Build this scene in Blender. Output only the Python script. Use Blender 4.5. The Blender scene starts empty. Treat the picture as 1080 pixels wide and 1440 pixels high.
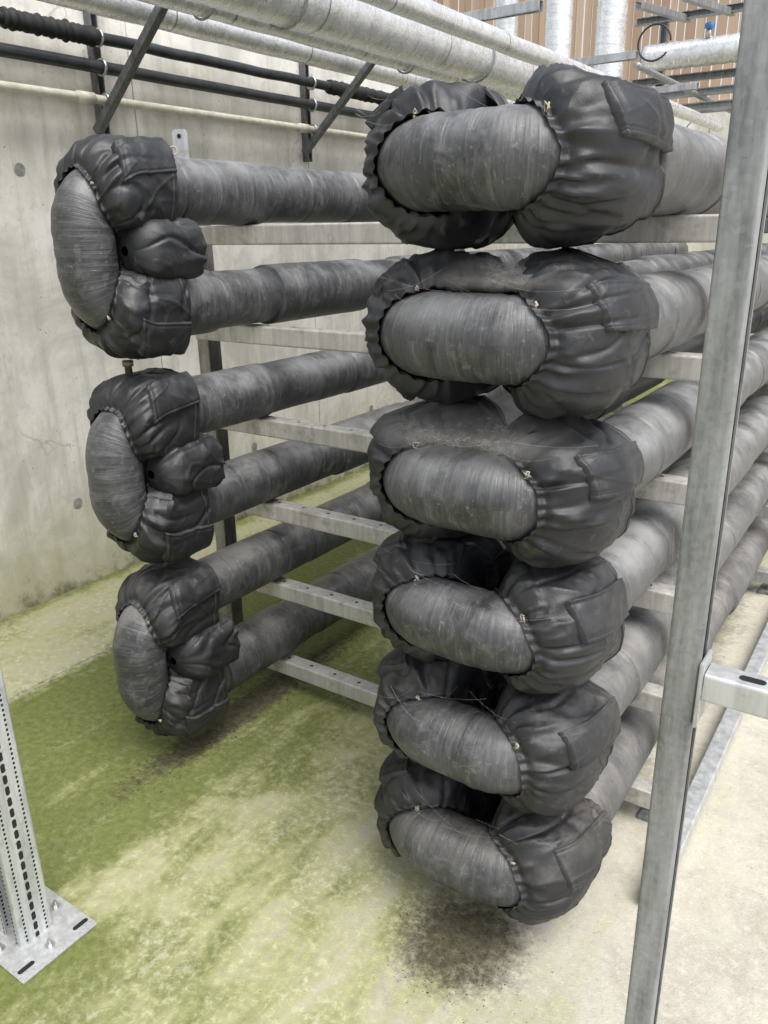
import bpy, bmesh, math, random
from mathutils import Vector, Matrix, noise
random.seed(7)
PI = math.pi
S = bpy.context.scene
C = S.collection
S.view_settings.view_transform = 'Standard'
S.view_settings.look = 'None'
S.view_settings.exposure = 0

# ------------------------------------------------------------------ camera
psi, pit, rol = math.radians(34.4), math.radians(19.5), 0.0166
F = Vector((-math.sin(psi)*math.cos(pit), math.cos(psi)*math.cos(pit), -math.sin(pit)))
R0 = Vector((math.cos(psi), math.sin(psi), 0))
U0 = R0.cross(F)
R1 = R0*math.cos(rol) - U0*math.sin(rol)
U1 = U0*math.cos(rol) + R0*math.sin(rol)
cd = bpy.data.cameras.new('camera')
cam = bpy.data.objects.new('camera', cd); C.objects.link(cam)
cd.sensor_fit = 'VERTICAL'; cd.sensor_height = 36; cd.sensor_width = 36; cd.lens = 28.0
cd.clip_start = 0.02; cd.clip_end = 500
M3 = Matrix((R1, U1, -F)).transposed()
cam.matrix_world = Matrix.Translation((0, 0, 1.6)) @ M3.to_4x4()
S.camera = cam

# ------------------------------------------------------------------ node helpers
class T:
    def __init__(s, name):
        s.m = bpy.data.materials.new(name); s.m.use_nodes = True
        s.nt = s.m.node_tree; s.b = s.nt.nodes['Principled BSDF']
    def n(s, typ, ins=None, **props):
        nd = s.nt.nodes.new(typ)
        for k, v in props.items(): setattr(nd, k, v)
        for k, v in (ins or {}).items(): s.put(nd.inputs[k], v)
        return nd
    def put(s, sock, v):
        if isinstance(v, bpy.types.NodeSocket): s.nt.links.new(v, sock)
        else:
            if isinstance(v, (tuple, list)) and len(v) == 3 and sock.type == 'RGBA': v = (*v, 1)
            sock.default_value = v
    def M(s, op, a, b=0.0, c=0.0, clamp=False):
        nd = s.n('ShaderNodeMath', {0: a, 1: b, 2: c}, operation=op); nd.use_clamp = clamp
        return nd.outputs[0]
    def mix(s, f, a, b, bt='MIX'):
        nd = s.n('ShaderNodeMix', {0: f, 6: a, 7: b}, data_type='RGBA', blend_type=bt)
        return nd.outputs[2]
    def noise(s, vec, scale, detail=4, rough=.55, dist=0):
        return s.n('ShaderNodeTexNoise', {'Vector': vec, 'Scale': scale, 'Detail': detail, 'Roughness': rough, 'Distortion': dist}).outputs[0]
    def ramp(s, f, a, b, lo=0.0, hi=1.0, smooth=True):
        return s.n('ShaderNodeMapRange', {0: f, 1: a, 2: b, 3: lo, 4: hi}, interpolation_type='SMOOTHSTEP' if smooth else 'LINEAR').outputs[0]
    def scale(s, vec, sc, loc=(0, 0, 0)):
        return s.n('ShaderNodeMapping', {'Vector': vec, 'Scale': sc, 'Location': loc}).outputs[0]
    def pos(s): return s.n('ShaderNodeNewGeometry').outputs['Position']
    def nrm(s): return s.n('ShaderNodeNewGeometry').outputs['Normal']
    def sep(s, v): return s.n('ShaderNodeSeparateXYZ', {0: v}).outputs
    def uv(s): return s.n('ShaderNodeTexCoord').outputs['UV']
    def bump(s, h, strength=.3, dist=.01, normal=None):
        nd = s.n('ShaderNodeBump', {'Height': h, 'Strength': strength, 'Distance': dist})
        if normal is not None: s.put(nd.inputs['Normal'], normal)
        return nd.outputs[0]
    def out(s, **k):
        names = {'col': 'Base Color', 'rough': 'Roughness', 'metal': 'Metallic', 'normal': 'Normal', 'spec': 'Specular IOR Level', 'alpha': 'Alpha'}
        for a, v in k.items(): s.put(s.b.inputs[names[a]], v)
        return s.m

def mat_pipe():
    t = T('rubber_insulation'); p = t.pos(); uv = t.uv()
    st = t.noise(t.scale(uv, (75, 2.0, 1)), 1.0, 7, .72, .4)
    st2 = t.noise(t.scale(uv, (18, 2, 1), (3, 1, 0)), 1.0, 6, .7, .3)
    st3 = t.noise(t.scale(uv, (150, 9, 1), (1, 4, 0)), 1.0, 5, .7, .3)
    wr = t.noise(t.scale(uv, (160, 1.6, 1), (2, 7, 0)), 1.0, 3, .6, .6)
    bl = t.noise(p, 9, 5, .65, .6); bl2 = t.noise(p, 17, 7, .72, .8)
    fine = t.noise(p, 70, 4, .75)
    c = t.mix(t.ramp(bl, .3, .72), (.024, .025, .028), (.066, .068, .072))
    c = t.mix(t.M('MULTIPLY', t.ramp(st, .5, .72), .42), c, (.17, .173, .177))
    c = t.mix(t.M('MULTIPLY', t.ramp(wr, .55, .75), .34), c, (.17, .17, .17))
    c = t.mix(t.M('MULTIPLY', t.ramp(wr, .45, .28), .45), c, (.014, .014, .016))
    c = t.mix(t.M('MULTIPLY', t.ramp(st2, .52, .70), .34), c, (.16, .16, .16))
    c = t.mix(t.M('MULTIPLY', t.ramp(st2, .47, .32), .7), c, (.016, .016, .018))
    c = t.mix(t.M('MULTIPLY', t.ramp(bl2, .52, .68), .32), c, (.21, .21, .205))
    c = t.mix(t.M('MULTIPLY', t.ramp(st3, .60, .69), .36), c, (.26, .26, .255))
    nz = t.sep(t.nrm())[2]
    x, y, z = t.sep(p)
    du = t.M('MULTIPLY', t.ramp(nz, .0, .95), t.ramp(t.noise(p, 6, 6, .7), .34, .66))
    # the runs of the right-hand stack lie under more dust
    far = t.M('MULTIPLY', t.ramp(x, -1.3, -1.0), t.ramp(y, 1.4, 1.75))
    runs = t.ramp(y, 1.42, 1.6)
    du = t.M('MULTIPLY', du, t.M('ADD', t.ramp(far, 0, 1, .44, .64), t.M('MULTIPLY', runs, .10)))
    c = t.mix(du, c, t.mix(t.ramp(z, .2, 1.1), (.25, .23, .20), (.37, .375, .38)))
    c = t.mix(t.M('MULTIPLY', far, .14), c, (.36, .355, .345))
    c = t.mix(t.M('MULTIPLY', t.ramp(fine, .58, .72), .4), c, (.28, .275, .265))
    h = t.M('ADD', t.M('ADD', t.M('MULTIPLY', st, .7), t.M('MULTIPLY', wr, .7)), t.M('MULTIPLY', fine, .3))
    return t.out(col=c, rough=t.ramp(bl, .3, .7, .32, .48), normal=t.bump(h, .48, .006), spec=.5)

def mat_jacket():
    t = T('black_coated_fabric'); p = t.pos()
    n1 = t.noise(p, 9, 2.5, .5, .5); n2 = t.noise(p, 45, 5, .65, .5); n3 = t.noise(p, 380, 2, .6)
    def fold(v, sc, dist): return t.M('ABSOLUTE', t.M('SUBTRACT', t.noise(v, sc, 1.0, .4, dist), .5))
    f1 = fold(t.scale(p, (1, .7, 1.1)), 7, .5); f2 = fold(t.scale(p, (1.2, 1, .8), (3, 1, 2)), 17, .5)
    msk = t.ramp(t.noise(p, 5, 2, .5), .46, .64)
    z = t.sep(p)[2]; nz = t.sep(t.nrm())[2]
    c = t.mix(t.ramp(n1, .3, .75), (.0115, .0122, .0142), (.0200, .0212, .0240))
    dustc = t.mix(t.ramp(z, .1, 1.3), (.125, .112, .095), (.112, .117, .124))
    amt = t.M('MULTIPLY', t.M('MULTIPLY', t.ramp(nz, -.1, .95), t.ramp(t.noise(p, 8, 6, .72), .36, .70)), t.ramp(z, .3, 1.6, .60, .34))
    c = t.mix(amt, c, dustc)
    c = t.mix(t.M('MULTIPLY', t.ramp(n2, .58, .73), .26), c, (.15, .147, .14))
    h = t.M('SUBTRACT', t.M('ADD', t.M('MULTIPLY', n1, .3), t.M('MULTIPLY', n2, .13)), t.M('ADD', t.M('MULTIPLY', f1, 1.6), t.M('MULTIPLY', t.M('MULTIPLY', f2, msk), .9)))
    b1 = t.bump(h, .44, .014)
    b2 = t.bump(n3, .18, .002, b1)
    return t.out(col=c, rough=t.M('ADD', t.ramp(n2, .3, .7, .41, .52), t.M('MULTIPLY', amt, .3)), normal=b2, spec=.5)

def galv_base(t, p, dark=(.26, .27, .275), light=(.5, .51, .51)):
    v = t.n('ShaderNodeTexVoronoi', {'Vector': p, 'Scale': 130.0}).outputs['Color']
    sp = t.sep(v)[0]
    n1 = t.noise(t.scale(p, (14, 14, 1.6)), 2.5, 6, .7)
    c = t.mix(t.ramp(n1, .3, .7), dark, light)
    c = t.mix(t.M('MULTIPLY', sp, .12), c, (.62, .63, .63))
    n2 = t.noise(p, 35, 5, .7)
    c = t.mix(t.M('MULTIPLY', t.ramp(n2, .54, .72), .5), c, (.22, .205, .18))
    return c, n1, n2

def mat_galv(name='galvanised_steel', dark=(.26, .27, .275), light=(.5, .51, .51), metal=.55):
    t = T(name); p = t.pos(); c, n1, n2 = galv_base(t, p, dark, light)
    return t.out(col=c, rough=t.ramp(n1, .3, .7, .36, .55), metal=metal, normal=t.bump(n2, .12, .002))

def stadium(t, u, w, u0, per, off, L, rad):
    du = t.M('SUBTRACT', u, u0)
    fr = t.M('FRACT', t.M('ADD', t.M('DIVIDE', w, per), off))
    dw = t.M('MULTIPLY', t.M('ABSOLUTE', t.M('SUBTRACT', fr, .5)), per)
    dw = t.M('MAXIMUM', t.M('SUBTRACT', dw, L), 0)
    d = t.M('SQRT', t.M('ADD', t.M('MULTIPLY', du, du), t.M('MULTIPLY', dw, dw)))
    return t.M('LESS_THAN', d, rad)

def mat_member():
    t = T('galvanised_channel'); p = t.pos(); c, n1, n2 = galv_base(t, p, (.36, .345, .32), (.55, .535, .50))
    x, y, z = t.sep(p); nz = t.sep(t.nrm())[2]
    h = t.M('MULTIPLY', stadium(t, y, x, 1.93, .105, .2, .001, .0055), t.M('GREATER_THAN', nz, .7))
    n3 = t.noise(p, 13, 5, .7)
    c = t.mix(t.M('MULTIPLY', t.ramp(n3, .52, .72), .65), c, (.2, .18, .14))
    c = t.mix(h, c, (.012, .012, .012))
    m = t.M('MULTIPLY', t.M('SUBTRACT', 1.0, h), .3)
    return t.out(col=c, rough=.5, metal=m, normal=t.bump(n2, .15, .002))

def mat_perforated(xc, yc):
    t = T('perforated_galvanised_steel'); p = t.pos(); c, n1, n2 = galv_base(t, p, (.30, .32, .33), (.54, .56, .57))
    x, y, z = t.sep(p); nx = t.M('ABSOLUTE', t.sep(t.nrm())[0])
    f = t.M('GREATER_THAN', nx, .6)
    u = t.M('ADD', t.M('MULTIPLY', f, t.M('SUBTRACT', y, yc)), t.M('MULTIPLY', t.M('SUBTRACT', 1.0, f), t.M('SUBTRACT', x, xc)))
    hs = [stadium(t, u, z, 0.0, .030, .1, .0065, .0052),
          stadium(t, u, z, -.026, .0125, .0, .001, .0027), stadium(t, u, z, .026, .0125, .3, .001, .0027)]
    h = t.M('MAXIMUM', t.M('MAXIMUM', hs[0], hs[1]), hs[2])
    c = t.mix(h, c, (.01, .01, .01))
    return t.out(col=c, rough=t.M('ADD', .42, t.M('MULTIPLY', h, .5)), metal=t.M('MULTIPLY', t.M('SUBTRACT', 1.0, h), .4), normal=t.bump(t.M('SUBTRACT', 1.0, h), .4, .002))

def mat_foil():
    t = T('aluminium_cladding'); p = t.pos(); uv = t.uv()
    st = t.noise(t.scale(uv, (40, 1.5, 1)), 1.0, 5, .65); n2 = t.noise(p, 16, 5, .67, .8)
    c = t.mix(t.ramp(n2, .3, .7), (.72, .725, .73), (.90, .905, .91))
    ring = t.M('LESS_THAN', t.M('FRACT', t.M('MULTIPLY', t.sep(uv)[0], 1.15)), .008)
    r2 = t.M('LESS_THAN', t.M('FRACT', t.M('ADD', t.M('MULTIPLY', t.sep(uv)[0], 9.0), t.sep(uv)[1])), .05)
    c = t.mix(t.M('MULTIPLY', r2, .35), c, (.42, .42, .42))
    c = t.mix(ring, c, (.25, .25, .25))
    return t.out(col=c, rough=t.ramp(n2, .3, .7, .22, .34), metal=.65, normal=t.bump(t.M('ADD', t.M('MULTIPLY', st, .9), t.M('MULTIPLY', n2, .75)), .42, .012))

def mat_concrete_wall():
    t = T('weathered_concrete'); p = t.pos(); x, y, z = t.sep(p)
    n1 = t.noise(p, 1.9, 7, .68, .6); n2 = t.noise(t.scale(p, (10, 10, .7)), 1.0, 6, .68); n3 = t.noise(p, 38, 5, .7); n4 = t.noise(p, 170, 3, .6)
    c = t.mix(t.ramp(n1, .36, .64), (.50, .485, .435), (.73, .71, .66))
    c = t.mix(t.M('MULTIPLY', t.ramp(n2, .50, .70), .6), c, (.40, .385, .335))
    c = t.mix(t.M('MULTIPLY', t.ramp(n2, .46, .34), .5), c, (.77, .76, .71))
    c = t.mix(t.M('MULTIPLY', t.ramp(n3, .53, .72), .45), c, (.41, .395, .35))
    pits = t.ramp(t.n('ShaderNodeTexVoronoi', {'Vector': p, 'Scale': 22.0}).outputs['Distance'], .05, .09, 1, 0)
    pits = t.M('MULTIPLY', pits, t.ramp(t.noise(p, 5, 2), .46, .56))
    c = t.mix(t.M('MULTIPLY', pits, .85), c, (.16, .155, .14))
    fr = t.M('FRACT', t.M('ADD', t.M('DIVIDE', t.M('ADD', y, .38), 1.24), t.M('MULTIPLY', t.noise(p, 5, 3), .012)))
    seam = t.M('ABSOLUTE', t.M('SUBTRACT', fr, .5))
    wide = t.M('MULTIPLY', t.ramp(seam, .0, .06, 1, 0), t.ramp(t.noise(p, 4, 5, .7), .36, .58))
    c = t.mix(t.M('MULTIPLY', wide, .6), c, (.82, .81, .77))
    seam = t.M('MULTIPLY', t.ramp(seam, .001, .0045, 1, 0), t.ramp(t.noise(p, 3, 3), .32, .50))
    c = t.mix(t.M('MULTIPLY', seam, .8), c, (.25, .24, .21))
    cr = t.M('ABSOLUTE', t.M('SUBTRACT', t.noise(t.scale(p, (1, 1, .6)), 2.1, 4, .6, .6), .5))
    cr = t.M('MULTIPLY', t.ramp(cr, .0, .006, 1, 0), t.ramp(t.noise(p, 1.9, 2), .50, .60))
    c = t.mix(t.M('MULTIPLY', cr, .55), c, (.3, .29, .25))
    g = t.M('ADD', z, t.M('MULTIPLY', t.M('SUBTRACT', t.noise(p, 7, 5, .7), .5), .6))
    c = t.mix(t.ramp(g, .0, .60, .7, 0), c, (.37, .355, .21))
    c = t.mix(t.ramp(g, -.08, .1, .9, 0), c, (.10, .10, .06))
    h = t.M('ADD', t.M('MULTIPLY', n3, .4), t.M('SUBTRACT', t.M('MULTIPLY', n4, .25), t.M('MULTIPLY', t.M('ADD', pits, seam), .6)))
    return t.out(col=c, rough=.88, normal=t.bump(h, .4, .01), spec=.25)

def mat_floor():
    t = T('mossy_concrete_floor'); p = t.pos(); x, y, z = t.sep(p)
    n1 = t.noise(p, 1.7, 6, .62, .6); n2 = t.noise(p, 5, 8, .68, .6); n3 = t.noise(p, 42, 6, .78); n4 = t.noise(p, 170, 3, .7)
    nst = t.noise(t.scale(p, (6, 1.5, 1)), 1.0, 5, .6, .7)
    base = t.mix(t.ramp(n2, .3, .7), (.39, .365, .305), (.51, .485, .42))
    base = t.mix(t.M('MULTIPLY', t.ramp(n3, .48, .66), .5), base, (.62, .60, .53))
    base = t.mix(t.M('MULTIPLY', t.ramp(n3, .44, .33), .6), base, (.27, .245, .19))
    wob = t.M('MULTIPLY', t.M('SUBTRACT', n1, .5), 1.7)
    xx = t.M('ADD', x, wob)
    g = t.M('ADD', t.ramp(xx, -2.0, -1.05, .44, 0), t.ramp(xx, -1.05, .1, .60, .02))
    g = t.M('ADD', g, t.M('MULTIPLY', t.M('SUBTRACT', nst, .5), 1.15))
    g = t.M('MULTIPLY', g, t.ramp(x, -.75, -.1, 1, .5))
    g = t.M('ADD', g, t.M('MULTIPLY', t.ramp(y, 1.0, .55, 0, .14), t.ramp(x, -.5, -.9)))
    strip = t.ramp(t.M('ADD', x, t.M('MULTIPLY', t.M('SUBTRACT', n2, .5), .12)), -2.63, -2.54)
    g = t.M('MULTIPLY', g, t.M('ADD', .50, t.M('MULTIPLY', strip, .50)))
    g = t.M('ADD', g, t.ramp(x, -3.05, -3.2, 0, .35))
    pb = t.ramp(n3, .34, .66)
    pale = t.ramp(t.M('ADD', t.M('MULTIPLY', n3, .6), t.M('MULTIPLY', n2, .4)), .50, .61)
    sel = t.M('ADD', g, t.M('MULTIPLY', t.M('SUBTRACT', t.M('ADD', t.M('MULTIPLY', n2, .75), t.M('MULTIPLY', n1, .25)), .5), 1.3))
    lightg = t.mix(pb, (.24, .25, .088), (.40, .405, .205))
    darkg = t.mix(pb, (.076, .098, .010), (.142, .168, .028))
    gcol = t.mix(t.ramp(sel, .52, .98), lightg, darkg)
    sel2 = t.M('ADD', g, t.M('MULTIPLY', t.M('SUBTRACT', t.M('ADD', t.M('MULTIPLY', n2, .5), t.M('MULTIPLY', n3, .5)), .5), 2.7))
    gm = t.M('MULTIPLY', t.ramp(sel2, .07, .74), .92)
    gm = t.M('MULTIPLY', gm, t.M('SUBTRACT', 1.0, t.M('MULTIPLY', t.M('MULTIPLY', pale, .56), t.ramp(sel, 1.1, .5))))
    c = t.mix(gm, base, gcol)
    j = t.M('ABSOLUTE', t.M('ADD', x, t.M('ADD', 2.575, t.M('MULTIPLY', t.M('SUBTRACT', n2, .5), .012))))
    c = t.mix(t.ramp(j, .002, .009, .65, 0), c, (.12, .12, .06))
    c = t.mix(t.M('MULTIPLY', t.ramp(j, .01, .05, .5, 0), pb), c, (.56, .56, .46))
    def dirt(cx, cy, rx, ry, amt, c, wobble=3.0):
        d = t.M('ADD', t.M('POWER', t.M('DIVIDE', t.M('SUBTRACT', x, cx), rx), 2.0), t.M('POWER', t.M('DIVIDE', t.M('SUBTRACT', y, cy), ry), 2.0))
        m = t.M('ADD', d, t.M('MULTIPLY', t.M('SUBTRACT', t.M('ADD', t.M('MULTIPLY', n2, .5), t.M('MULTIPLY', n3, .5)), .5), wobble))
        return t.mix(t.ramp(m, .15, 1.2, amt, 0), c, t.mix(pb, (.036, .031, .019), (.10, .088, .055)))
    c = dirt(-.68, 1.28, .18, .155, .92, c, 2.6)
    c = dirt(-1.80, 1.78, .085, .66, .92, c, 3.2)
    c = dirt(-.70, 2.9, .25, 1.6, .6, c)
    c = t.mix(t.M('MULTIPLY', t.ramp(n4, .60, .70), .4), c, (.15, .14, .08))
    h = t.M('ADD', t.M('MULTIPLY', n3, .6), t.M('MULTIPLY', n4, .4))
    return t.out(col=c, rough=.8, normal=t.bump(h, .55, .01), spec=.3)

def mat_flat(name, col, rough=.6, metal=0.0, var=.35, sc=25):
    t = T(name); p = t.pos(); n = t.noise(p, sc, 5, .65)
    d = tuple(v*(1-var) for v in col); l = tuple(min(1, v*(1+var)) for v in col)
    return t.out(col=t.mix(t.ramp(n, .3, .7), d, l), rough=rough, metal=metal, normal=t.bump(n, .15, .004))

def mat_wood():
    t = T('weathered_timber_boards'); p = t.pos()
    r = t.n('ShaderNodeNewGeometry').outputs['Random Per Island']
    n = t.noise(t.scale(p, (30, 30, 1.6)), 1.0, 5, .65)
    c = t.mix(r, (.40, .26, .175), (.70, .54, .41))
    c = t.mix(t.M('MULTIPLY', n, .6), c, (.28, .19, .135))
    return t.out(col=c, rough=.8, normal=t.bump(n, .3, .01))

def mat_film():
    t = T('dusty_web_film'); p = t.pos()
    n = t.noise(p, 11, 7, .72)
    fi = t.noise(t.scale(p, (1, 1, 1)), 90, 3, .7)
    uv = t.sep(t.uv())
    def edge(s): return t.M('MULTIPLY', t.ramp(s, 0, .35), t.ramp(s, 1, .65))
    al = t.M('MULTIPLY', t.M('MULTIPLY', edge(uv[0]), edge(uv[1])), t.M('MULTIPLY', t.ramp(n, .30, .64, .30, .80), t.ramp(fi, .3, .7, .6, 1)))
    return t.out(col=(.29, .28, .26), rough=.95, alpha=al, spec=.05)

MP, MJ, MG, MM, MF = mat_pipe(), mat_jacket(), mat_galv(), mat_member(), mat_foil()
MGD = mat_galv('dull_galvanised_steel', (.13, .14, .145), (.32, .33, .335), .45)
MGK = mat_galv('dark_weathered_steel', (.05, .054, .058), (.15, .155, .16), .4)
MGL = mat_galv('bright_galvanised_steel', (.38, .39, .395), (.58, .59, .59), .5)
MUP = mat_galv('stained_steel_upright', (.11, .10, .085), (.30, .285, .26), .35)
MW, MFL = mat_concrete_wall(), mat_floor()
MBLK = mat_flat('black_plastic_pipe', (.022, .024, .028), .42, 0, .5, 14)
MTAPE = mat_flat('black_tape_wrap', (.012, .012, .013), .7)
MCRM = mat_flat('cream_plastic_pipe', (.56, .54, .46), .5, 0, .15)
MHOLE = mat_flat('dark_opening', (.008, .008, .008), .9)
MBOLT = mat_flat('zinc_bolt', (.45, .45, .44), .35, .8, .2)
MBRASS = mat_flat('tarnished_brass', (.22, .17, .12), .5, .6)
MCORD = mat_flat('pale_cord', (.40, .35, .27), .9)
MWEB = mat_flat('grey_web', (.50, .50, .49), .9)
MFILM = mat_film()
MDEB = mat_flat('dark_grit', (.05, .042, .03), .9, 0, .6, 80)
MPLUG = mat_flat('grey_mortar_plug', (.24, .24, .23), .9)
MBLUE = mat_flat('blue_paint', (.04, .20, .46), .4)
MWOOD = mat_wood()

# ------------------------------------------------------------------ object helpers
def finish(name, me, mat, parent=None, smooth=True):
    o = bpy.data.objects.new(name, me); C.objects.link(o)
    me.materials.append(mat)
    if smooth:
        for p in me.polygons: p.use_smooth = True
    if parent: o.parent = parent
    return o
def from_bm(name, bm, mat, parent=None, smooth=False):
    bmesh.ops.recalc_face_normals(bm, faces=bm.faces)
    me = bpy.data.meshes.new(name); bm.to_mesh(me); bm.free()
    return finish(name, me, mat, parent, smooth)
def tag(o, label, cat, group=None, kind=None):
    o['label'] = label
    o['category'] = cat
    if group: o['group'] = group
    if kind: o['kind'] = kind
    return o
def thing(name, label, cat, loc=(0, 0, 0), group=None):
    o = bpy.data.objects.new(name, None); C.objects.link(o); o.empty_display_size = .05
    o.location = (0, 0, 0)
    return tag(o, label, cat, group)
def grid(name, rings, us, mat, parent=None, close=True, cap=False, smooth=True, bm=None):
    n = len(rings[0]); own = bm is None
    if own: bm = bmesh.new()
    uvl = bm.loops.layers.uv.verify()
    V = [[bm.verts.new(p) for p in r] for r in rings]
    m = n if close else n-1
    for i in range(len(rings)-1):
        for j in range(m):
            k = (j+1) % n
            try: f = bm.faces.new((V[i][j], V[i][k], V[i+1][k], V[i+1][j]))
            except ValueError: continue
            for lp, (a, b) in zip(f.loops, ((us[i], j/m), (us[i], (j+1)/m), (us[i+1], (j+1)/m), (us[i+1], j/m))): lp[uvl].uv = (a, b)
    if cap:
        bm.faces.new(V[0]); bm.faces.new(V[-1])
    if own: return from_bm(name, bm, mat, parent, smooth)
def ptube(name, pts, r, mat, parent=None, n=16, cap=True, bm=None):
    pts = [Vector(p) for p in pts]
    rings = []; us = []; d = 0
    t0 = (pts[1]-pts[0]).normalized()
    up = Vector((0, 0, 1)) if abs(t0.z) < .9 else Vector((1, 0, 0))
    A = t0.cross(up).normalized()
    for i, p in enumerate(pts):
        a = pts[max(i-1, 0)]; b = pts[min(i+1, len(pts)-1)]
        t = (b-a).normalized(); A = (A - t*A.dot(t)).normalized(); B = t.cross(A)
        rr = r(i) if callable(r) else r
        rings.append([p + (A*math.cos(2*PI*j/n)+B*math.sin(2*PI*j/n))*rr for j in range(n)])
        if i: d += (p-pts[i-1]).length
        us.append(d)
    if bm is not None:
        V = [[bm.verts.new(p) for p in rg] for rg in rings]
        for i in range(len(V)-1):
            for j in range(n): bm.faces.new((V[i][j], V[i][(j+1) % n], V[i+1][(j+1) % n], V[i+1][j]))
        return
    return grid(name, rings, us, mat, parent, True, cap)
def box(name, lo, hi, mat, parent=None, bev=.003):
    bm = bmesh.new(); bmesh.ops.create_cube(bm, size=1)
    for v in bm.verts:
        for k in range(3): v.co[k] = lo[k] + (v.co[k]+.5)*(hi[k]-lo[k])
    if bev: bmesh.ops.bevel(bm, geom=list(bm.edges), offset=bev, segments=2, affect='EDGES')
    return from_bm(name, bm, mat, parent)
def prism(name, prof, o, u, v, w, mat, parent=None):
    o, u, v, w = Vector(o), Vector(u), Vector(v), Vector(w)
    bm = bmesh.new()
    a = [bm.verts.new(o+u*p[0]+v*p[1]) for p in prof]; b = [bm.verts.new(o+u*p[0]+v*p[1]+w) for p in prof]
    n = len(prof)
    for i in range(n): bm.faces.new((a[i], a[(i+1) % n], b[(i+1) % n], b[i]))
    bm.faces.new(a); bm.faces.new(b)
    return from_bm(name, bm, mat, parent)
def cprof(w, h, t=.003, l=.009, rc=.004):
    """lipped channel, open towards +v, softly rounded outer corners"""
    def arc(cx, cy, a0, a1, r): return [(cx+r*math.cos(a0+(a1-a0)*i/4), cy+r*math.sin(a0+(a1-a0)*i/4)) for i in range(5)]
    p = []
    p += arc(-w/2+rc, h-rc, PI/2, PI, rc) + arc(-w/2+rc, rc, PI, 1.5*PI, rc) + arc(w/2-rc, rc, 1.5*PI, 2*PI, rc) + arc(w/2-rc, h-rc, 0, PI/2, rc)
    p += [(w/2-l, h), (w/2-l, h-t), (w/2-t, h-t), (w/2-t, t), (-w/2+t, t), (-w/2+t, h-t), (-w/2+l, h-t), (-w/2+l, h)]
    return p
def stad(name, c, u, v, L, r, mat, parent):
    c, u, v = Vector(c), Vector(u), Vector(v); bm = bmesh.new(); vs = []
    for i in range(20):
        a = 2*PI*i/20; s = L if math.cos(a) > 0 else -L
        vs.append(bm.verts.new(c+u*(math.cos(a)*r+s)+v*math.sin(a)*r))
    bm.faces.new(vs)
    return from_bm(name, bm, mat, parent)
def bolt(c, parent, r=.008):
    c = Vector(c); bm = bmesh.new()
    def cyl(r, z0, z1, n):
        a = [bm.verts.new(c+Vector((r*math.cos(2*PI*i/n), r*math.sin(2*PI*i/n), z0))) for i in range(n)]
        b = [bm.verts.new(c+Vector((r*math.cos(2*PI*i/n), r*math.sin(2*PI*i/n), z1))) for i in range(n)]
        for i in range(n): bm.faces.new((a[i], a[(i+1) % n], b[(i+1) % n], b[i]))
        bm.faces.new(b); bm.faces.new(a)
    cyl(r*1.5, 0, .002, 20); cyl(r, .002, .010, 6); cyl(r*.55, .010, .018, 12)
    return from_bm('bolt', bm, MBOLT, parent)

# ------------------------------------------------------------------ setting
bm = bmesh.new()
vs = [bm.verts.new(p) for p in ((-150, -150, 0), (150, -150, 0), (150, 150, 0), (-150, 150, 0))]; bm.faces.new(vs)
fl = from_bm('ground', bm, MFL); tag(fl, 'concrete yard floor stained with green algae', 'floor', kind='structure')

wl = thing('concrete_wall', 'pale board-marked concrete wall along the left carrying thin pipes', 'wall')
box('wall_panel', (-3.5, -5, -.05), (-3.2, 11.0, 2.75), MW, wl, .01)
def plug(y, z, r):
    bm = bmesh.new(); vs = []
    for i in range(18):
        a = 2*PI*i/18; k = r*(1+.1*noise.noise(Vector((math.cos(a), math.sin(a), y*9))))
        vs.append(bm.verts.new((-3.1965, y+k*math.cos(a), z+k*math.sin(a))))
    bm.faces.new(vs); from_bm('tie_plug', bm, MPLUG, wl)
for y, z in ((2.087, 1.855), (2.12, .41), (3.33, .41), (3.3, 1.855), (4.5, 1.855), (4.53, .41)): plug(y, z, .025)

rw = tag(box('retaining_wall', (-9, 10.9, -.05), (6, 11.3, 2.95), MW, None, .01), 'concrete retaining wall at the far end under the timber boards', 'wall')
bm = bmesh.new(); x = -9.0
while x < 6:
    w = random.uniform(.09, .13)
    z1 = 5.0
    vv = bmesh.ops.create_cube(bm, size=1)['verts']
    yy = 11.05 + random.uniform(-.012, .012)
    for v in vv: v.co = Vector((x+w/2+v.co.x*(w-.018), yy+v.co.y*.025, 2.953+(v.co.z+.5)*(z1-2.95)))
    x += w
tag(from_bm('timber_cladding', bm, MWOOD), 'upright brown weathered boards above the far concrete wall', 'cladding')

# ------------------------------------------------------------------ rack frame
RP = .088; RB = .080
ZL = [1.71, 1.408, 1.108, .815, .520, .212]
XR = -.71; HR = .167; XLF = -1.815
rack = thing('pipe_rack', 'galvanised steel rack of cross channels holding both stacks of black pipes', 'rack')
for k, y in enumerate((1.93, 3.7, 5.45)):
    for z in ZL:
        zt = z-RP-.001
        prism('cross_member', cprof(.058, .058, .003, .011, .006), (-2.06, y, zt), (0, 1, 0), (0, 0, -1), (1.66, 0, 0), MM if k == 0 else MG, rack)
    for x in (-2.093, -.402):
        prism('upright', cprof(.06, .055), (x+(.028 if x < -1 else -.0275), y+.061, .012), (0, 1, 0), ((-1, 0, 0) if x < -1 else (1, 0, 0)), (0, 0, 1.72), MUP if x < -1 else MG, rack)
        box('foot_plate', (x-.06, y, .001), (x+.06, y+.12, .011), MGD, rack, .002)
prism('base_rail', cprof(.05, .045), (-.335, 1.62, .06), (1, 0, 0), (0, 0, -1), (0, 5.2, 0), MGL, rack)

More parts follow.
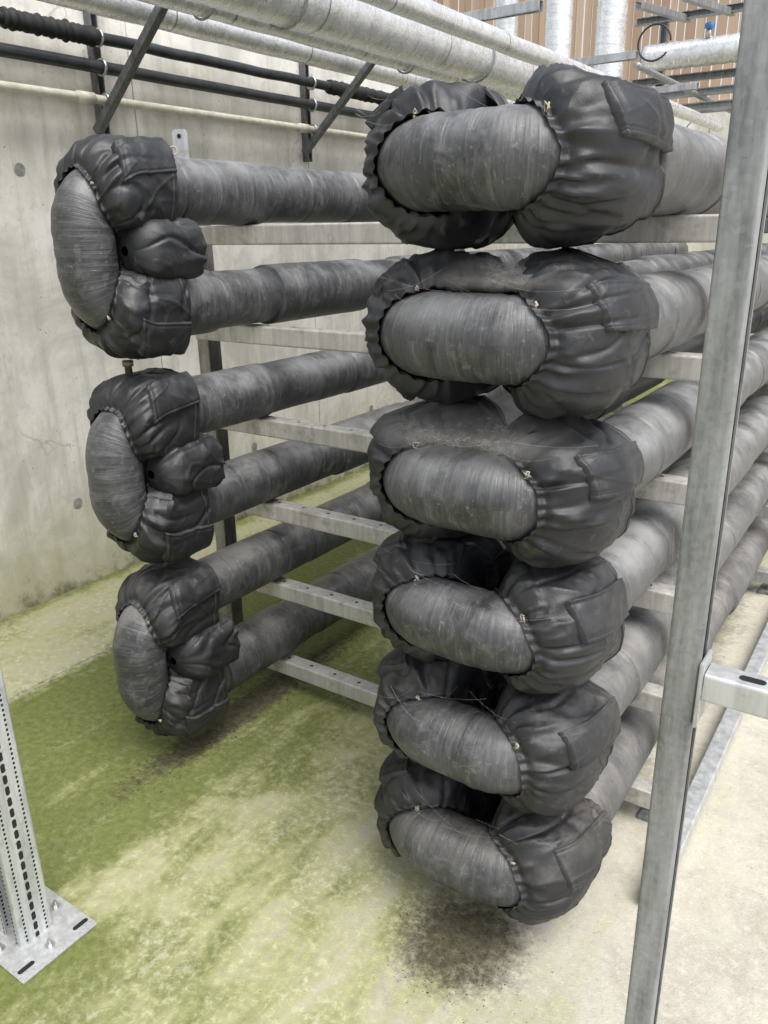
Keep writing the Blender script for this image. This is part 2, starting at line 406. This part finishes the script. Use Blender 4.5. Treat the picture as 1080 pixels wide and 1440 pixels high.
# ------------------------------------------------------------------ pipe loops
def P(kind, c, a, b, n):
    return Vector((c[0]+a, b, c[1]+n)) if kind == 'H' else Vector((c[0]+n, b, c[1]+a))
def path(s, d, m, R, y0):
    if d <= m: return s*d, y0, (0, -1)
    q = R*PI/2
    if d <= m+q:
        f = (d-m)/R; return s*(m+R*math.sin(f)), y0+R*(1-math.cos(f)), (s*math.sin(f), -math.cos(f))
    return s*(m+R), y0+R+(d-m-q), (s, 0)
def sst(x):
    x = max(0, min(1, x)); return x*x*(3-2*x)

def make_surf(kind, c, s, m, R, y0, yend, rb, seed, inner, outer, d_out, RBk):
    q = R*PI/2
    dend = m+q+(yend-y0-R)
    sv = Vector((seed*7.13, seed*3.71, seed*1.9))
    d_in = .002
    def surf(t, th, off=0.0, det=1.0):
        ct, sn = math.cos(th), math.sin(th)
        w = ((1+ct)/2)**.75
        d0 = d_in+(d_out-d_in)*w
        d0 += .008*noise.noise(Vector((ct*1.5, sn*1.5, 3))+sv)
        d = d0+(dend-d0)*t
        a, b, o = path(s, d, m, R, y0)
        wid = .31+.05*max(0, ct)
        up = 0 if t < .05 else math.sqrt(max(0, 1-(1-min(1, (t-.05)/wid))**2))
        x = 1-min(1, (1-t)/.055)
        bk = max(0, 1-x**3.6)**.5
        body = up*bk
        r0 = RBk+(RP-RBk)*min(1, t*1.3)
        # the sleeve narrows a little towards the straight pipe
        r = r0+.004+(rb*(1.03-.06*t)-r0-.004)*body
        if t < .05: r += .005*(1-t/.05)
        r *= 1+(inner*max(0, -ct)-outer*max(0, ct))*body
        # boxy section with flat panels
        r *= 1-.060*math.cos(4*th+.4*math.sin(seed))*body*sst(t*1.6)
        n1 = noise.noise(Vector((ct*.95, sn*.95, t*1.1))+sv)
        r += .010*n1*body
        # broad folds fanning from the drawn hem
        q1 = noise.noise(Vector((ct*2.0, sn*2.0, t*.45))+sv*1.7)
        r -= det*.012*math.exp(-(q1/.09)**2)*min(1, body*1.5)*max(0, 1-t*1.25)
        # slack dents, facets and a few raised creases
        q2 = noise.noise(Vector((ct*1.0+t*1.0, sn*1.2-t*.7, t*1.5))+sv*2.3)
        r -= det*.006*math.exp(-(q2/.09)**2)*body
        q4 = noise.noise(Vector((ct*1.5-t*1.2, sn*1.4+t*.9, t*1.2))+sv*3.1)
        r += det*.0055*math.exp(-abs(q4)/.026)*body*sst((n1+.25)*2.2)
        q6 = noise.noise(Vector((ct*1.8+t*2.0, sn*1.6-t*1.5, t*.8))+sv*4.7)
        r += det*.0026*math.exp(-abs(q6)/.022)*body
        q5 = noise.noise(Vector((ct*2.0+t*.8, sn*2.0, t*1.6))+sv*1.3)
        r -= (.4+.6*det)*.010*abs(q5)*body*sst(1.3-t)
        # pleats
        wv = noise.noise(Vector((ct*2, sn*2, 9))+sv)
        amp = .6+.9*abs(noise.noise(Vector((ct*1.3, sn*1.3, 4))+sv))
        r += amp*.0068*(1-2*abs(math.sin(th*9+3*wv)))*math.exp(-((t-.085)/.055)**2)
        r += det*amp*.0060*(1-2*abs(math.sin(th*6+3*wv+1)))*math.exp(-((t-.18)/.10)**2)
        if t < .06: r += .0026*math.sin(th*25+seed)
        r = max(r, r0+.0022)+off
        return P(kind, c, a+o[0]*r*ct, b+o[1]*r*ct, sn*r)
    return surf

def jacket(parent, kind, c, s, m, R, y0, yend, rb, seed, inner, outer, thf, d_out, RBk):
    surf = make_surf(kind, c, s, m, R, y0, yend, rb, seed, inner, outer, d_out, RBk)
    NT, NS = 176, 76
    ts = [(i/NS) for i in range(NS+1)]
    rings = [[surf(t, 2*PI*j/NT) for j in range(NT)] for t in ts]
    j = grid('jacket', rings, ts, MJ, parent)
    # closing flap with sewn edges, lying along the pipe
    nu, nv = 50, 44; rows = []; hw = .36
    t0, t1 = .26, .975
    for i in range(nu+1):
        u = i/nu; row = []
        for k in range(nv+1):
            v = k/nv
            e = min(u/.02, 1, (1-u)/.02, v/.02, (1-v)/.02)
            # only the free edge stands off, the other side lies flush
            lift = .0075+.0055*sst(1-v*1.3)
            off = -.004+(.004+lift)*math.sqrt(max(0, min(1, e)))
            for g in (.12, .17, .9):
                off -= .0028*math.exp(-((v-g)/.013)**2)
            off -= .0028*math.exp(-((u-.055)/.012)**2)
            off += .003*noise.noise(Vector((u*5, v*2.5, seed)))
            row.append(surf(t0+(t1-t0)*u, thf-hw+2*hw*v-.12*(u-.5), off, .45))
        rows.append(row)
    grid('closing_flap', rows, [i/nu for i in range(nu+1)], MJ, j, close=False)
    rows = []
    for k, (tt, of) in enumerate(((.885, -.001), (.890, .0026), (.915, .0026), (.920, -.001))):
        rows.append([surf(tt, 2*PI*q/NT, of) for q in range(NT)])
    grid('hem_tape', rows, [0, .01, .03, .04], MJ, j)
    th = thf+(.35 if kind == 'H' else -.1)
    a = surf(.03, th, .003); pts = [a]
    rnd = random.Random(seed)
    for i in range(7):
        pts.append(a+Vector((rnd.uniform(-.006, .006), rnd.uniform(-.009, .0), rnd.uniform(-.008, .008))))
    ptube('drawcord', pts, .0018, MCORD, j, 6)
    return j

def loop(kind, c, half, R, label, seed, rb, group):
    t = thing('insulated_pipe_loop', label, 'pipe', group=group)
    m = half-R; y0 = 1.334
    RBk = RB if kind == 'H' else .074
    NT = 56; rings = []; us = []
    D = m+R*PI/2+.06; n = 110
    for i in range(n+1):
        d = -D+2*D*i/n; s = 1 if d >= 0 else -1
        a, b, o = path(s, abs(d), m, R, y0); rg = []
        for j in range(NT):
            th = 2*PI*j/NT; ct, sn = math.cos(th), math.sin(th)
            r = RBk+.001+.0028*noise.noise(Vector((d*9, ct*1.5, sn*1.5+seed)))+.0020*noise.noise(Vector((d*60, ct*.8, sn*.8+seed)))
            rg.append(P(kind, c, a+o[0]*r*ct, b+o[1]*r*ct, sn*r))
        rings.append(rg); us.append(d+seed)
    grid('pipe_bend', rings, us, MP, t)
    rnd = random.Random(seed*13+1)
    for s in (1, -1):
        prof = []; b = 1.44; r = RP
        while b < 6.7:
            L = rnd.choice((.14, .18, .24, .34, .5)); r2 = RP+rnd.uniform(-.005, .007)
            k = 0
            while k < L-.02:
                prof.append((b+k, r)); k += .045
            b += L
            lo = min(r, r2)-.0045
            prof += [(b-.006, r), (b-.004, r-.001), (b-.002, lo), (b+.002, lo), (b+.004, r2-.001), (b+.006, r2)]
            r = r2; b += .012
        rings = []; us = []
        for b, r in prof:
            rg = []
            for j in range(40):
                th = 2*PI*j/40; ct, sn = math.cos(th), math.sin(th)
                q = r+.0022*noise.noise(Vector((b*5, ct+seed, sn*1.2+s)))
                rg.append(P(kind, c, s*half+q*ct, b, q*sn))
            rings.append(rg); us.append(b+seed*2.3+s)
        grid('pipe_run', rings, us, MP, t)
        if kind == 'H':
            jacket(t, kind, c, s, m, R, y0, 1.545+rnd.uniform(-.012, .012), rb*rnd.uniform(.98, 1.03), seed*2+s*.37+3, .32, .20, .50 if s > 0 else .95, m+R*(.64 if s > 0 else .76), RBk)
        else:
            jacket(t, kind, c, s, m, R, y0, 1.565+rnd.uniform(-.012, .012), rb*rnd.uniform(.98, 1.03), seed*2+s*.37+3, -.05, .0, .98, m+R*.95, RBk)
    if kind == 'V':   # small pouch closing the gap behind the bend
        rings = []; us = []
        for i in range(57):
            q = i/56; b = 1.405+.215*q
            e = math.sqrt(max(0, 1-(1-min(1, q/.34))**2))*max(0, 1-(1-min(1, (1-q)/.09))**3.4)**.5
            rg = []
            for j in range(110):
                th = 2*PI*j/110; ct, sn = math.cos(th), math.sin(th)
                r = .012+.075*e*(1-.075*math.cos(4*th))
                n1 = noise.noise(Vector((ct*.9, sn*.9, q*1.2+seed*5)))
                r += .008*n1*e
                q1 = noise.noise(Vector((ct*1.3+q, sn*1.3, q*1.3+seed*3))); r -= .007*math.exp(-(q1/.08)**2)*e
                q2 = noise.noise(Vector((ct*1.6-q, sn*1.4+q*2, q*1.1+seed*7))); r += .0035*math.exp(-abs(q2)/.03)*e
                r -= .007*abs(noise.noise(Vector((ct*1.9, sn*1.9, q*2.0+seed*2))))*e
                r += .0035*(1-2*abs(math.sin(th*6+seed+2*n1)))*math.exp(-((q-.95)/.05)**2)
                rg.append(P(kind, c, r*sn*1.0, b, .062+r*ct*1.05))
            rings.append(rg); us.append(q)
        grid('pouch', rings, us, MJ, t)
    return t

RL = ['topmost pipe loop of the tall right stack, level with the overhead silver pipes',
      'second pipe loop from the top of the tall right stack',
      'third pipe loop from the top of the tall right stack, draped with grey cobweb',
      'fourth pipe loop from the top of the tall right stack',
      'fifth pipe loop down the tall right stack, second above the floor',
      'lowest pipe loop of the right stack, just above dark debris on the floor']
rights = [loop('H', (XR, z), HR, .12, RL[i], i+1.0, .143, 'sideways pipe loops stacked on the right') for i, z in enumerate(ZL)]
LL = ['topmost upright pipe bend of the left stack, nearest the wall pipes',
      'middle upright pipe bend of the left stack with small metal plug on top',
      'lowest upright pipe bend of the left stack, just above the mossy floor']
lefts = []
for i in range(3):
    z1, z2 = ZL[2*i], ZL[2*i+1]
    lefts.append(loop('V', (XLF, (z1+z2)/2), (z1-z2)/2, .105, LL[i], i+21.0, .137, 'upright pipe bends stacked on the left'))
zt = ZL[2]
ptube('drain_plug', [(XLF, 1.42, zt+.10), (XLF, 1.42, zt+.150), (XLF, 1.42, zt+.151), (XLF, 1.42, zt+.166)], lambda i: (.010, .010, .015, .015)[i], MBRASS, lefts[1], 10)
pr = [(-.022, 0), (.022, 0), (.022, .10), (.016, .108), (-.016, .108), (-.022, .10)]
tabp = prism('hole_tab', pr, (XLF+.01, 1.675, ZL[0]+.050), (.94, .34, 0), (0, 0, 1), (-.0014, .0038, 0), MGL, lefts[0])
stad('tab_hole', (XLF+.0103, 1.673, ZL[0]+.141), (.94, .34, 0), (0, 0, 1), .0, .006, MHOLE, tabp)
ring = []
for i in range(17):
    a = 2*PI*i/16; ring.append((XLF+.10+.004*math.cos(a), 1.565+.010*math.cos(a), ZL[0]+.092+.010*math.sin(a)))
ptube('eyelet', ring, .0022, MCORD, lefts[0], 6, False)

# ------------------------------------------------------------------ wall brackets and wall pipes
BY = (2.51, 3.92, 5.33, 6.75, 8.15)
BL = ['left wall bracket whose diagonal strut rises to the top edge',
      'wall bracket with diagonal strut ending under the big silver pipe', 'wall bracket whose arm ends above the topmost right pipe bend',
      'wall bracket arm seen right of the silver riser ducts', 'farthest wall bracket arm near the timber boards']
for i, y in enumerate(BY):
    b = thing('wall_bracket', BL[i], 'bracket', group='cantilever brackets along the concrete wall')
    prism('wall_channel', cprof(.041, .04), (-3.197, y, 1.98), (0, 1, 0), (1, 0, 0), (0, 0, .62), MGK, b)
    prism('arm', cprof(.046, .045), (-3.15, y, 2.585), (0, 1, 0), (0, 0, -1), (1.39, 0, 0), MG, b)
    d = Vector((.60, 0, .51)); nrm = Vector((-.51, 0, .60)).normalized()
    prism('strut', cprof(.038, .034), Vector((-3.15, y-.044, 2.01)), (0, 1, 0), nrm, d, MGK, b)
    for z, r in ((2.375, .031), (2.265, .030), (2.14, .024)):
        pts = [(-3.105+r*math.cos(2*PI*k/20), y-.03, z+r*math.sin(2*PI*k/20)) for k in range(21)]
        ptube('clamp', pts, .006, MBOLT, b, 6, False)
    for x, z, r in ((-2.08, 2.38, .103), (-2.48, 2.42, .060)):
        pts = [(x, y-.035, 2.53), (x, y-.035, z+r)]+[(x+(r+.004)*math.sin(2*PI*k/20), y-.035, z+(r+.004)*math.cos(2*PI*k/20)) for k in range(21)]
        ptube('hanger', pts, .005, MGD, b, 6, False)

def run(name, x, z, r, mat, label, cat, y0=-1.5, y1=8.6, wob=.0, group=None, n=24):
    k = int((y1-y0)/.08); pts = [(x+wob*noise.noise(Vector((i*.3, x, 0))), y0+(y1-y0)*i/k, z+wob*noise.noise(Vector((i*.3, x, 5)))) for i in range(k+1)]
    o = ptube(name, pts, r, mat, None, n)
    return tag(o, label, cat, group)
run('wall_pipe', -3.105, 2.375, .024, MBLK, 'upper of two slim black pipes along the concrete wall', 'pipe', wob=.006)
run('wall_pipe', -3.105, 2.265, .025, MBLK, 'lower of two slim black pipes, directly above the cream pipe', 'pipe', wob=.002)
cp = thing('cream_pipe', 'thin cream plastic pipe along the wall below the black pipes', 'pipe')
k = 100; ptube('pipe_run', [(-3.105, -1.5+10*i/k, 2.14) for i in range(k+1)], .018, MCRM, cp, 18)
for y in (2.38, 3.8, 5.2): ptube('coupling', [(-3.105, y-.04, 2.14), (-3.105, y+.04, 2.14)], .024, MCRM, cp, 18)
wrp = ptube('pipe_wrap', [(-3.105+.006*noise.noise(Vector((i*.9, 1, 0))), 2.05+.42*i/40, 2.375) for i in range(41)], lambda i: .035+.014*noise.noise(Vector((i*.83, 0, 0))), MTAPE, None, 14)
tag(wrp, 'rough black tape wrapped round the upper black wall pipe at left', 'tape')
wr2 = ptube('pipe_wrap', [(-3.105+.006*noise.noise(Vector((i*.9, 3, 0))), 4.05+1.0*i/60, 2.375) for i in range(61)], lambda i: .037+.016*noise.noise(Vector((i*.83, 4, 0))), MTAPE, None, 14)
tag(wr2, 'rough black tape wrapped round the upper wall pipe beside the second bracket', 'tape')

# overhead aluminium-clad pipes
run('overhead_pipe', -2.08, 2.38, .100, MF, 'thickest silver clad pipe running overhead toward the riser ducts', 'pipe', wob=.004, y0=0, y1=6.9, n=40)
run('overhead_pipe', -1.735, 2.345, .040, MF, 'thin silver pipe overhead right of the thickest one', 'pipe', wob=.003, y0=0, y1=7.4, n=32)
run('overhead_pipe', -2.48, 2.42, .056, MF, 'slim silver pipe overhead crossed by the ends of the struts', 'pipe', wob=.004, y0=0, n=32)
run('overhead_pipe', -2.82, 2.44, .058, MF, 'silver pipe overhead nearest the concrete wall', 'pipe', wob=.004, y0=0, n=32)
for (x, y, r, lab) in ((-2.98, 7.0, .105, 'middle silver riser duct behind the overhead pipes'), (-2.63, 7.25, .12, 'rightmost silver riser duct, nearer the timber boards'), (-3.75, 7.6, .10, 'leftmost silver riser duct, behind the top of the concrete wall')):
    tag(ptube('riser_duct', [(x, y, (2.5 if x > -3.2 else .0)+.05*i) for i in range(60 if x > -3.2 else 100)], lambda i: r+.003*(i % 2), MF, None, 32), lab, 'duct')
tag(ptube('cross_duct', [(-2.45+.05*i, 7.6, 2.93) for i in range(70)], lambda i: .1+.005*(i % 2), MF, None, 28), 'ribbed silver duct crossing in front of the timber boards', 'duct')
wr = [(-2.28+.13*math.cos(2*PI*i/30), 7.3, 2.99+.13*math.sin(2*PI*i/30)) for i in range(28)]
tag(ptube('cable_loop', wr, .008, MBLK, None, 8), 'black cable loop hanging before the ribbed silver duct', 'cable')
bv = thing('blue_valve', 'small blue capped valve on the ribbed silver duct', 'valve')
ptube('valve_stem', [(-1.92, 7.55, 3.02), (-1.92, 7.55, 3.085)], .02, MBOLT, bv, 12)
ptube('valve_cap', [(-1.92, 7.55, 3.085), (-1.92, 7.55, 3.09), (-1.92, 7.55, 3.12), (-1.92, 7.55, 3.125)], lambda i: (.03, .04, .04, .03)[i], MBLUE, bv, 18)
fr = thing('duct_frame', 'grey channel frame carrying the ribbed duct at far right', 'frame')
for x in (-2.36, -1.2): prism('post', cprof(.06, .06), (x, 7.85, 0), (1, 0, 0), (0, -1, 0), (0, 0, 3.3), MGD, fr)
for z in (2.55, 2.66, 2.78, 3.25): prism('rail', cprof(.06, .06), (-2.6, 7.80, z), (0, 0, 1), (0, -1, 0), (2.8, 0, 0), MGD if z > 2.7 else MG, fr)
for x in (-2.3, -1.95): prism('brace', cprof(.05, .05), (x, 6.9, 3.16), (1, 0, 0), (0, 0, 1), (.12, .95, .05), MGD, fr)
run('thin_conduit', -1.98, 2.62, .022, MGD, 'thin grey conduit crossing in front of the far concrete wall', 'pipe', y0=6.0, y1=10.6)

# ------------------------------------------------------------------ perforated post at the left
px, py = -1.578, .735
pp = thing('perforated_post', 'perforated galvanised post bolted to the floor at the lower left', 'post')
prism('post_profile', cprof(.086, .086, .003, .02, .006), (px, py+.043, .008), (1, 0, 0), (0, -1, 0), (0, 0, 2.6), mat_perforated(px, py), pp)
bp = box('base_plate', (px-.105, py-.095, .0005), (px+.13, py+.105, .009), MGL, pp, .002)
for x in (px-.075, px+.10):
    for y in (py-.068, py+.078):
        stad('slot', (x, y, .0098), (0, 1, 0), (1, 0, 0), .014, .0065, MHOLE, bp)
for (x, y) in ((px+.092, py+.0), (px+.0, py+.078), (px+.0, py-.072)): bolt((x, y, .009), pp)

# ------------------------------------------------------------------ strut post in the foreground at the right
sp = thing('strut_post', 'grey galvanised strut post standing in the right foreground', 'post')
prism('channel', cprof(.042, .043, .0028, .010, .005), (-.2205, 1.005, .006), (0, 1, 0), (1, 0, 0), (0, 0, 2.7), MGD, sp)
box('foot_plate', (-.265, .94, .0005), (-.135, 1.07, .0085), MGL, sp, .002)
am = prism('side_arm', cprof(.041, .041, .0028, .009, .005), (-.170, 1.005, 1.045), (0, 1, 0), (0, 0, -1), (1.1, 0, 0), MGL, sp)
stad('slot', (-.115, 1.003, 1.0458), (1, 0, 0), (0, 1, 0), .010, .0065, MHOLE, am)
stad('slot', (-.035, 1.003, 1.0458), (1, 0, 0), (0, 1, 0), .010, .0065, MHOLE, am)
box('fixing_plate', (-.1765, .978, .965), (-.1715, 1.028, 1.062), MGL, sp, .0015)

# ------------------------------------------------------------------ debris and cobwebs
bm = bmesh.new(); rnd = random.Random(3)
def crumb(x, y, s):
    n = rnd.choice((3, 4, 5)); a0 = rnd.uniform(0, 6)
    b = [bm.verts.new((x+s*rnd.uniform(.5, 1.2)*math.cos(a0+2*PI*i/n), y+s*rnd.uniform(.4, 1)*math.sin(a0+2*PI*i/n), .0008+s*.2*rnd.random())) for i in range(n)]
    top = bm.verts.new((x, y, s*rnd.uniform(.4, .9)))
    for i in range(n): bm.faces.new((b[i], b[(i+1) % n], top))
for i in range(1300):
    crumb(-.68+rnd.gauss(0, .078), 1.27+rnd.gauss(0, .075), abs(rnd.gauss(.0006, .0010))+.0006)
for i in range(1200):
    crumb(-1.80+rnd.gauss(0, .05), rnd.uniform(1.2, 2.5), abs(rnd.gauss(.001, .0018))+.0008)
for i in range(400):
    crumb(rnd.uniform(-3.15, -.5), rnd.uniform(.6, 3), abs(rnd.gauss(.0005, .0008))+.0006)
tag(from_bm('floor_debris', bm, MDEB), 'dark grit and leaf crumbs scattered on the floor under the pipes', 'debris', kind='stuff')

bm = bmesh.new()
def strand(a, b, sag):
    a, b = Vector(a), Vector(b)
    pts = [a.lerp(b, i/10)+Vector((.004*noise.noise(Vector((i*.4, a.x*50, 1))), 0, -sag*4*(i/10)*(1-i/10))) for i in range(11)]
    ptube('x', pts, .00011, None, None, 3, False, bm)
for i, z in enumerate(ZL):
    for k in range((6, 10, 12, 9, 8, 6)[i]):
        x0 = rnd.uniform(-.95, -.6); y0_ = rnd.uniform(1.27, 1.36)
        L = rnd.uniform(.06, .2)
        strand((x0, y0_, z+rnd.uniform(.07, .13)), (x0+L, y0_+rnd.uniform(-.03, .05), z+rnd.uniform(.06, .13)), rnd.uniform(.004, .02))
for k in range(34):
    strand((-.42, 1.75+rnd.uniform(0, .5), .9+rnd.uniform(-.2, .2)), (-.185, 1.02, .95+rnd.uniform(-.25, .3)), rnd.uniform(.01, .05))
tag(from_bm('cobweb', bm, MWEB), 'fine grey cobweb strands strung over the right stack of jackets', 'cobweb', kind='stuff')
def web(zc, xa, wd, ya, dy, h0, h1, label):
    rows = []
    for i in range(31):
        u = i/30; row = []
        for k in range(17):
            v = k/16
            row.append(Vector((xa+wd*u, ya+dy*v, zc+h0+h1*v-.012*math.sin(PI*u)*(1-v)+.006*noise.noise(Vector((u*5, v*3, zc*7))))))
        rows.append(row)
    tag(grid('web_sheet', rows, [i/30 for i in range(31)], MFILM, None, close=False), label, 'cobweb')
web(ZL[2], -.95, .46, 1.258, .17, .095, .070, 'dusty grey web sheet slung over the third loop from the top')
web(ZL[1], -.80, .28, 1.285, .12, .097, .050, 'small dusty web sheet in the cleft of the second loop from the top')

# ------------------------------------------------------------------ light
W = bpy.data.worlds.new('World'); S.world = W; W.use_nodes = True
nt = W.node_tree; bg = nt.nodes['Background']
sky = nt.nodes.new('ShaderNodeTexSky'); sky.sky_type = 'NISHITA'; sky.sun_disc = False
td = Vector((.50, -.20, .94)).normalized()
sky.sun_elevation = math.asin(td.z); sky.sun_rotation = math.atan2(td.x, td.y)
sky.dust_density = 3; sky.ozone_density = 1
hs = nt.nodes.new('ShaderNodeHueSaturation'); hs.inputs['Saturation'].default_value = .40; hs.inputs['Value'].default_value = 1.55
nt.links.new(sky.outputs[0], hs.inputs['Color']); nt.links.new(hs.outputs[0], bg.inputs['Color'])
bg.inputs['Strength'].default_value = .15
sd = bpy.data.lights.new('sun', 'SUN'); sd.energy = 3.7; sd.angle = math.radians(44); sd.color = (1, .975, .93)
so = bpy.data.objects.new('sun', sd); C.objects.link(so)
so.rotation_euler = td.to_track_quat('Z', 'Y').to_euler()
